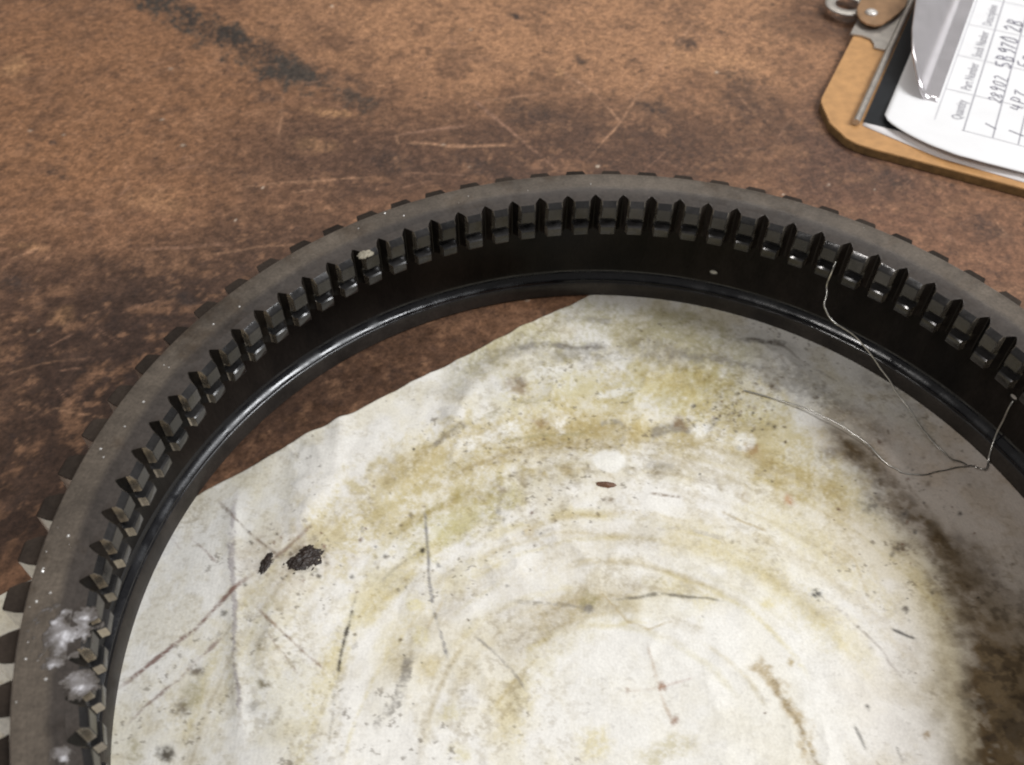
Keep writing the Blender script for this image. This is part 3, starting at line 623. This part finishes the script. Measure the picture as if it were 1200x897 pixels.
def board():
    a, b = .196, .156; sL, tL = 2.62, 1.90
    poly = [(0, a+.02), (.006, a-.012), (.062, .078), (.13, .016), (b+.01, .001), (b+.06, -.004), (sL-.16, -.004), (sL-.04, .04), (sL, .16), (sL, tL-.16), (sL-.05, tL-.04), (sL-.16, tL), (.16, tL), (.05, tL-.05), (0, tL-.18)]
    o = prism('board', poly, .001, BT, M_BOARD, clip_root, .0022); o.data.materials.append(M_EDGE)
    for q in o.data.polygons: q.material_index = 1 if abs(q.normal.z) < .6 else 0
board()
def mirror(poly): return poly+[(s, 1.90-t) for s, t in reversed(poly)]
base = prism('clip', mirror([(-.012, .672), (.030, .678), (.062, .668), (.080, .640), (.088, .612), (.124, .612), (.132, .66), (.132, .94)]) + [(-.012, 1.10), (-.012, .80)], BT+.0006, BT+.008, M_ZINC, clip_root, .0015)
def eye(tc):
    bm = bmesh.new(); k = 28; rows = [(.082, BT+.001), (.086, BT+.006), (.080, BT+.010), (.052, BT+.010), (.046, BT+.006), (.050, BT+.001)]
    V = [[bm.verts.new(Vector(rel(bl(-.075+q*.95*math.cos(2*math.pi*i/k), tc+q*1.05*math.sin(2*math.pi*i/k), z)))*R) for i in range(k)] for q, z in rows]
    for j in range(len(rows)):
        for i in range(k): bm.faces.new((V[j][i], V[j][(i+1) % k], V[(j+1) % 6][(i+1) % k], V[(j+1) % 6][i]))
    bmesh.ops.recalc_face_normals(bm, faces=bm.faces); me = bpy.data.meshes.new('hanging_eye'); bm.to_mesh(me); bm.free(); smooth_by_angle(me, 40)
    obj('hanging_eye', me, M_ZINC, base)
eye(.895)
cover = [(-.032, .90), (-.030, .83), (-.016, .775), (.004, .742), (.030, .724), (.058, .724), (.080, .742), (.100, .80), (.118, .865), (.128, .93)]
prism('cover_plate', mirror(cover), BT+.024, BT+.031, M_RUST, base, .002)
prism('cover_post', [(.0, .80), (.06, .80), (.06, 1.10), (.0, 1.10)], BT+.0085, BT+.0235, M_ZINC, base)
def rivet(s, t):
    bm = bmesh.new(); bmesh.ops.create_uvsphere(bm, u_segments=16, v_segments=8, radius=.024*R)
    for q in bm.verts: q.co.z *= .5
    bmesh.ops.translate(bm, vec=Vector(rel(bl(s, t, BT+.032)))*R, verts=bm.verts)
    me = bpy.data.meshes.new('rivet'); bm.to_mesh(me); bm.free(); me.polygons.foreach_set('use_smooth', [True]*len(me.polygons)); obj('rivet', me, M_RIV, base)
rivet(.026, .812); rivet(.026, 1.088)
tube('rod', [[rel(bl(.1385, .098, BT+.0135)), rel(bl(.1385, .104, BT+.0135)), rel(bl(.139, .95, BT+.0138)), rel(bl(.1385, 1.80, BT+.0135))]], .0115, M_ZINC, base)
def lever():
    S = [.352, .345, .335, .325, .316, .309, .302, .292, .276, .252, .222, .190, .150]; Z = [.0475, .0470, .0470, .0475, .049, .053, .060, .073, .091, .113, .131, .143, .150]
    TE = [.337, .337, .337, .336, .335, .334, .334, .337, .350, .392, .46, .60, .90]
    nt = 40; P = np.zeros((len(S), nt, 3))
    for j in range(len(S)):
        for i in range(nt):
            t = TE[j]+(1.90-2*TE[j])*i/(nt-1); P[j, i] = rel(bl(S[j], t, Z[j]))
    me = grid_mesh('clip_lever', P[::-1]); o = obj('lever', me, M_CLIP, base)
    md = o.modifiers.new('thick', 'SOLIDIFY'); md.thickness = .007*R; md.offset = 1
lever()

def sheet(name, edge0, s1, t1, zf, m, nx=70, ny=50):
    # edge0(s) gives the near edge; zf(s,t) the height
    s = np.linspace(0, 1, nx); t = np.linspace(0, 1, ny); A, B = np.meshgrid(s, t)
    S = edge0[0]+(s1-edge0[0])*A; TE = np.interp(S, edge0[1], edge0[2]); T = TE+(t1-TE)*B
    if len(edge0) > 3:   # rounded corner
        S = S+edge0[3]*np.exp(-B*40)*np.exp(-A*60)
    P = BO+E2*S[..., None]+E1*T[..., None]; P[..., 2] = zf(S, T)
    o = obj(name, grid_mesh(name, P), m)
    md = o.modifiers.new('thick', 'SOLIDIFY'); md.thickness = .0012*R; md.offset = -1
    return o
under = sheet('paper_sheet', (.160, [.15, .41, .66, 2.4], [.112, .040, .027, .02]), 2.42, 1.72, lambda S, T: BT+.0025+0*S, M_PAPER2)
tag(under, 'lower off-white sheet whose edge shows beneath the top form on the clipboard', 'paper')
card = prism('backing_card', [(.158, .128), (.50, .128), (.50, 1.75), (.152, 1.75)], BT+.0036, BT+.0060, M_BLACK, None, 0, False)
tag(card, 'narrow strip of black card showing between the metal rod and the top form', 'card')
def ztop(S, T): return BT+.0115+.020*np.exp(-((S-.46)/.22)**2)*np.exp(-((T-.02)/.16)**2)+.008*np.exp(-((S-.22)/.10)**2)*np.exp(-((T-.15)/.2)**2)
top = sheet('paper_sheet', (.212, [.212, .222, .24, .27, .318, .38, .456, .54, .651, 1.0, 2.4], [.172, .146, .128, .106, .080, .052, .032, .034, .048, .03, .02]), 2.40, 1.70, ztop, M_PAPER, 140, 90)
tag(top, 'white printed parts form with ruled columns and handwriting held under the clip', 'paper')

def on_paper(s, t, lift=.0008):
    P = bl(s, t, 0); P[2] = float(ztop(np.array(s), np.array(t)))+lift; return P
def stroke(name, pts, wd, m, parent, lift=.0008):
    # ribbon that follows the sheet
    dense = []
    for (a, b), (c, d) in zip(pts[:-1], pts[1:]):
        k = max(2, int(math.hypot(c-a, d-b)/.02)+1); dense += [(a+(c-a)*i/k, b+(d-b)*i/k) for i in range(k)]
    dense.append(pts[-1]); v = []; f = []
    for i, (s, t) in enumerate(dense):
        a = dense[max(i-1, 0)]; b = dense[min(i+1, len(dense)-1)]; dx, dy = b[0]-a[0], b[1]-a[1]; l = math.hypot(dx, dy) or 1
        nx, ny = -dy/l*wd/2, dx/l*wd/2
        v += [on_paper(s+nx, t+ny, lift), on_paper(s-nx, t-ny, lift)]
    for i in range(len(dense)-1): f.append((2*i, 2*i+1, 2*i+3, 2*i+2))
    return v, f
def ribbon_obj(name, groups, wd, m, parent, lift=.0008):
    V = []; F = []
    for pts in groups:
        v, f = stroke(name, pts, wd, m, parent, lift); k = len(V); V += v; F += [tuple(a+k for a in q) for q in f]
    return obj(name, mesh(name, V, F), m, parent)
for i, (s, t0) in enumerate([(.362, .225), (.455, .200), (.544, .200), (.621, .200), (.70, .2), (.78, .2)]):
    ribbon_obj('ruled_line', [[(s, t0), (s, 1.62)]], .0042, M_INK if i else M_LINE, top)
for i, (t, s0) in enumerate([(.200, .450), (.440, .362), (.685, .362), (.930, .362), (1.17, .362)]):
    ribbon_obj('ruled_line', [[(s0, t), (1.3, t)]], .0032, M_LINE, top, .0011)
def printed(txt, t0, t1, s):
    cu = bpy.data.curves.new('printed_word', 'FONT'); cu.body = txt; cu.size = 1.0; cu.resolution_u = 2
    tmp = bpy.data.objects.new('tmp', cu); COL.objects.link(tmp); dg = bpy.context.evaluated_depsgraph_get(); dg.update()
    me = bpy.data.meshes.new_from_object(tmp.evaluated_get(dg)); bpy.data.objects.remove(tmp, do_unlink=True)
    n = len(me.vertices); co = np.empty(n*3, np.float32); me.vertices.foreach_get('co', co); co = co.reshape(-1, 3)
    wid = co[:, 0].max(); kx = (t1-t0)/wid; ky = .048
    out = np.array([on_paper(s-y*ky, t0+x*kx, .0012) for x, y, _ in co])*R
    me.vertices.foreach_set('co', out.astype(np.float32).ravel()); me.update(); me.materials.clear()
    obj('printed_word', me, M_INK, top)
for txt, a, b in (('Quantity', .262, .392), ('Part Number', .462, .655), ('Stock Number', .700, .902), ('Description', .950, 1.125)): printed(txt, a, b, .440)
def hand(chars, t0, s0, h, wd, adv):
    G = {'5': [[(.8, 1), (.15, 1), (.1, .55), (.55, .6), (.85, .3), (.5, 0), (.05, .1)]], 'B': [[(.1, 0), (.15, 1), (.6, .95), (.65, .7), (.2, .55), (.75, .45), (.8, .15), (.45, 0), (.1, 0)]], '9': [[(.8, .7), (.5, 1), (.15, .75), (.4, .5), (.8, .75), (.75, .3), (.6, 0)]],
         '7': [[(.05, .95), (.85, 1), (.45, .5), (.3, 0)]], '0': [[(.5, 1), (.1, .7), (.15, .15), (.5, 0), (.85, .3), (.8, .85), (.5, 1)]], '2': [[(.1, .8), (.5, 1), (.8, .75), (.1, 0), (.9, .05)]], '8': [[(.5, .55), (.15, .8), (.5, 1), (.8, .8), (.15, .2), (.5, 0), (.85, .2), (.5, .55)]],
         '4': [[(.3, 1), (.1, .4), (.9, .4)], [(.7, .8), (.65, 0)]], 'P': [[(.15, 0), (.2, 1), (.8, .85), (.7, .5), (.2, .45)]], 'C': [[(.85, .85), (.4, 1), (.1, .5), (.4, 0), (.9, .15)]], '1': [[(.5, 1), (.45, 0)]]}
    out = []; x = t0; hj = random.Random(len(chars)*7+int(t0*100))
    for c in chars:
        if c != ' ':
            sl = hj.uniform(.02, .25); sc = hj.uniform(.88, 1.15)
            for st_ in G[c]: out.append([(s0-q*h*sc+hj.uniform(-.003, .003), x+p*adv*.8+q*adv*sl+hj.uniform(-.003, .003)) for p, q in st_])
        x += adv*hj.uniform(.88, 1.12)
    ribbon_obj('handwriting', out, wd, M_PEN, top, .0015)
hand('5B970 2B', .672, .543, .058, .0056, .048)
hand('28902', .425, .542, .042, .0038, .036)
hand('4P7', .405, .612, .042, .0038, .045)
hand('5B', .70, .612, .046, .0045, .05)
ribbon_obj('handwriting', [[(.512, .282), (.548, .262)], [(.585, .275), (.632, .262)]], .004, M_PEN, top, .0015)

# ------------------------------------------------------------------ grease, chips and debris
def patch(name, P, sx, sy, sz, m, seed, ang=0, rough=.9, label=None, cat=None, group=None, n=64, fq=2.2, zf=None):
    # a ragged smear: closed height field, kept only where it rises above the surface
    g = np.linspace(-1.5, 1.5, n); A, B = np.meshgrid(g, g)
    m_ = 1-np.hypot(A, B)+(fbm(A*fq+seed*3.7+20, B*fq+seed+20, seed+900, 5, .68)-.5)*2*rough
    fine = fbm(A*5+seed+40, B*5+40, seed+950, 3, .5)
    H = np.clip(m_, 0, 1)**.8*sz*(.5+1.0*fine)
    keep = (m_[:-1, :-1] > 0)+(m_[1:, :-1] > 0)+(m_[:-1, 1:] > 0)+(m_[1:, 1:] > 0) if False else ((m_[:-1, :-1] > 0) | (m_[1:, 1:] > 0))
    c, s_ = math.cos(ang), math.sin(ang); X = (A*sx*c-B*sy*s_); Y = (A*sx*s_+B*sy*c)
    base = np.zeros_like(X) if zf is None else zf(P[0]+X, P[1]+Y)-P[2]
    used = {}; V = []; F = []
    def vid(j, i, lo):
        k = (j, i, lo)
        if k not in used: used[k] = len(V); V.append((X[j, i], Y[j, i], base[j, i]+(-.0015 if lo else H[j, i]+.0003)))
        return used[k]
    K = np.zeros((n+1, n+1), bool); K[1:n, 1:n] = keep
    for j in range(n-1):
        for i in range(n-1):
            if not keep[j, i]: continue
            F.append((vid(j, i, 0), vid(j, i+1, 0), vid(j+1, i+1, 0), vid(j+1, i, 0)))
            for dj, di, a, b in ((-1, 0, (j, i), (j, i+1)), (1, 0, (j+1, i+1), (j+1, i)), (0, -1, (j+1, i), (j, i)), (0, 1, (j, i+1), (j+1, i+1))):
                if not K[j+1+dj, i+1+di]: F.append((vid(*b, 0), vid(*a, 0), vid(*a, 1), vid(*b, 1)))
    me = mesh(name, V, F, True)
    cv = np.zeros((len(V), 4), np.float32); cv[:, 3] = 1
    for (j, i, lo), k in used.items(): cv[k, :3] = min(max(m_[j, i]*1.45, 0), 1)
    if len(me.vertices) == len(V): me.color_attributes.new('cover', 'FLOAT_COLOR', 'POINT').data.foreach_set('color', cv.ravel())
    o = obj(name, me, m); o.location = Vector(P)*R
    return tag(o, label, cat, group)
M_GREASE = make_plain('black_grease', (.022, .013, .009), .5, 0, 900, .5, .25, .0004)
M_FLAKE = make_plain('brown_flake', (.13, .06, .03), .6, 0, 500, .3, .3)
def make_paste():
    m, N, L, b = mat('silver_paste'); co = objco(N); n1 = noise(N, L, 330, 6, .62, co); n2 = noise(N, L, 1500, 3, .6, co)
    r = ramp(N, L, n1.outputs[0], [(.32, (.11, .096, .085)), (.50, (.24, .225, .225)), (.66, (.62, .605, .63))])
    cvn = N.new('ShaderNodeVertexColor'); cvn.layer_name = 'cover'
    c = mix(N, L, (.075, .062, .052), r.outputs[0], cvn.outputs[0]); L.new(c, b.inputs['Base Color'])
    b.inputs['Roughness'].default_value = .42; b.inputs['Metallic'].default_value = .15; bump(N, L, n2.outputs[0], .25, .0003, b); return m
M_CHIP = make_paste()
M_PALE = make_plain('pale_putty', (.27, .24, .18), .6, 0, 700, .3, .4)
M_FLECK = make_plain('bright_fleck', (.85, .83, .8), .3, .6, 300, .1, 0)
def on_rag(x, y):
    P = un(x, y, RZ+.006)
    for _ in range(3): P = un(x, y, float(rag_z(P[0], P[1])))
    return P
patch('grease_clump', on_rag(357, 655), .034, .022, .006, M_GREASE, 3, .6, 1.25, 'ragged lump of black grease on the stained rag', 'grease', fq=1.8, zf=rag_z)
patch('grease_clump', on_rag(312, 660), .010, .024, .004, M_GREASE, 8, -.3, .7, 'small narrow black grease smear beside the larger grease lump', 'grease', n=40, zf=rag_z)
patch('rust_flake', on_rag(710, 568), .022, .0072, .006, M_FLAKE, 5, -.1, .15, 'small brown leaf-shaped flake under the pale round print on the rag', 'flake', n=30, zf=rag_z)
TOPZ = ZA+BASE
def face_z(X, Y): return BASE+cone(np.hypot(X, Y))
for (x, y, sx, sy, sz, sd, an, rg, lab) in [(76, 737, .036, .034, .0005, 21, .4, 1.5, 'wide thin mottled silver paste smear on the gear ring face'), (97, 718, .017, .014, .0016, 24, 0, .7, 'bright silver paste crumb at the edge of the wide smear, beside an inner tooth'),
        (92, 799, .027, .022, .0018, 22, .3, .8, 'thick bright dab of silver paste on the ring face beside the inner teeth'), (62, 777, .014, .010, .0012, 25, .2, .8, 'small silver paste spot between the wide smear and the thick dab'),
        (73, 884, .015, .012, .0012, 27, .2, .8, 'small silver paste crumb on the ring face below the thick dab')]:
    P = un(x, y, TOPZ); P[2] = float(face_z(P[0], P[1]))
    patch('silver_paste', P, sx, sy, sz, M_CHIP, sd, an, rg, lab, 'paste', 'silver paste smears on the ring face', zf=face_z)
P = un(428, 294, TOPZ); P[2] = float(face_z(P[0], P[1]))
patch('putty_crumb', P, .017, .010, .006, M_PALE, 41, .3, .6, 'pale yellowish crumb on the ring face at the tip of an inner tooth gap', 'crumb', n=40, zf=face_z)
def flecks():
    rng = random.Random(9); V = []; F = []
    pts = [(80, 628), (146, 500), (192, 428), (120, 452), (165, 420), (59, 695), (19, 823), (451, 250), (473, 253), (420, 268), (670, 228), (655, 206), (684, 203), (168, 471), (250, 380), (350, 326), (395, 345), (1125, 341), (1150, 356), (1172, 376), (1080, 331), (955, 270), (660, 230), (75, 585), (70, 720), (700, 226), (735, 232)]
    pts += [(rng.uniform(20, 1190), rng.uniform(205, 800)) for _ in range(500)]
    n = 0
    for x, y in pts:
        P = un(x, y, TOPZ); r = math.hypot(P[0], P[1])
        if not (.95 < r < .995): continue
        n += 1; q = rng.uniform(.0016, .0034) if n < 24 else rng.uniform(.0006, .0013); k = len(V); a0 = rng.uniform(0, 6)
        for i in range(5): V.append((P[0]+q*math.cos(a0+i*1.2566)*rng.uniform(.6, 1.1), P[1]+q*math.sin(a0+i*1.2566)*rng.uniform(.6, 1.1), TOPZ-.0002))
        V.append((P[0], P[1], TOPZ+q*.8))
        for i in range(5): F.append((k+i, k+(i+1) % 5, k+5))
    tag(obj('metal_flecks', mesh('metal_flecks', V, F), M_FLECK), 'tiny bright metal flecks scattered over the ring face', 'flecks', kind='stuff')
flecks()
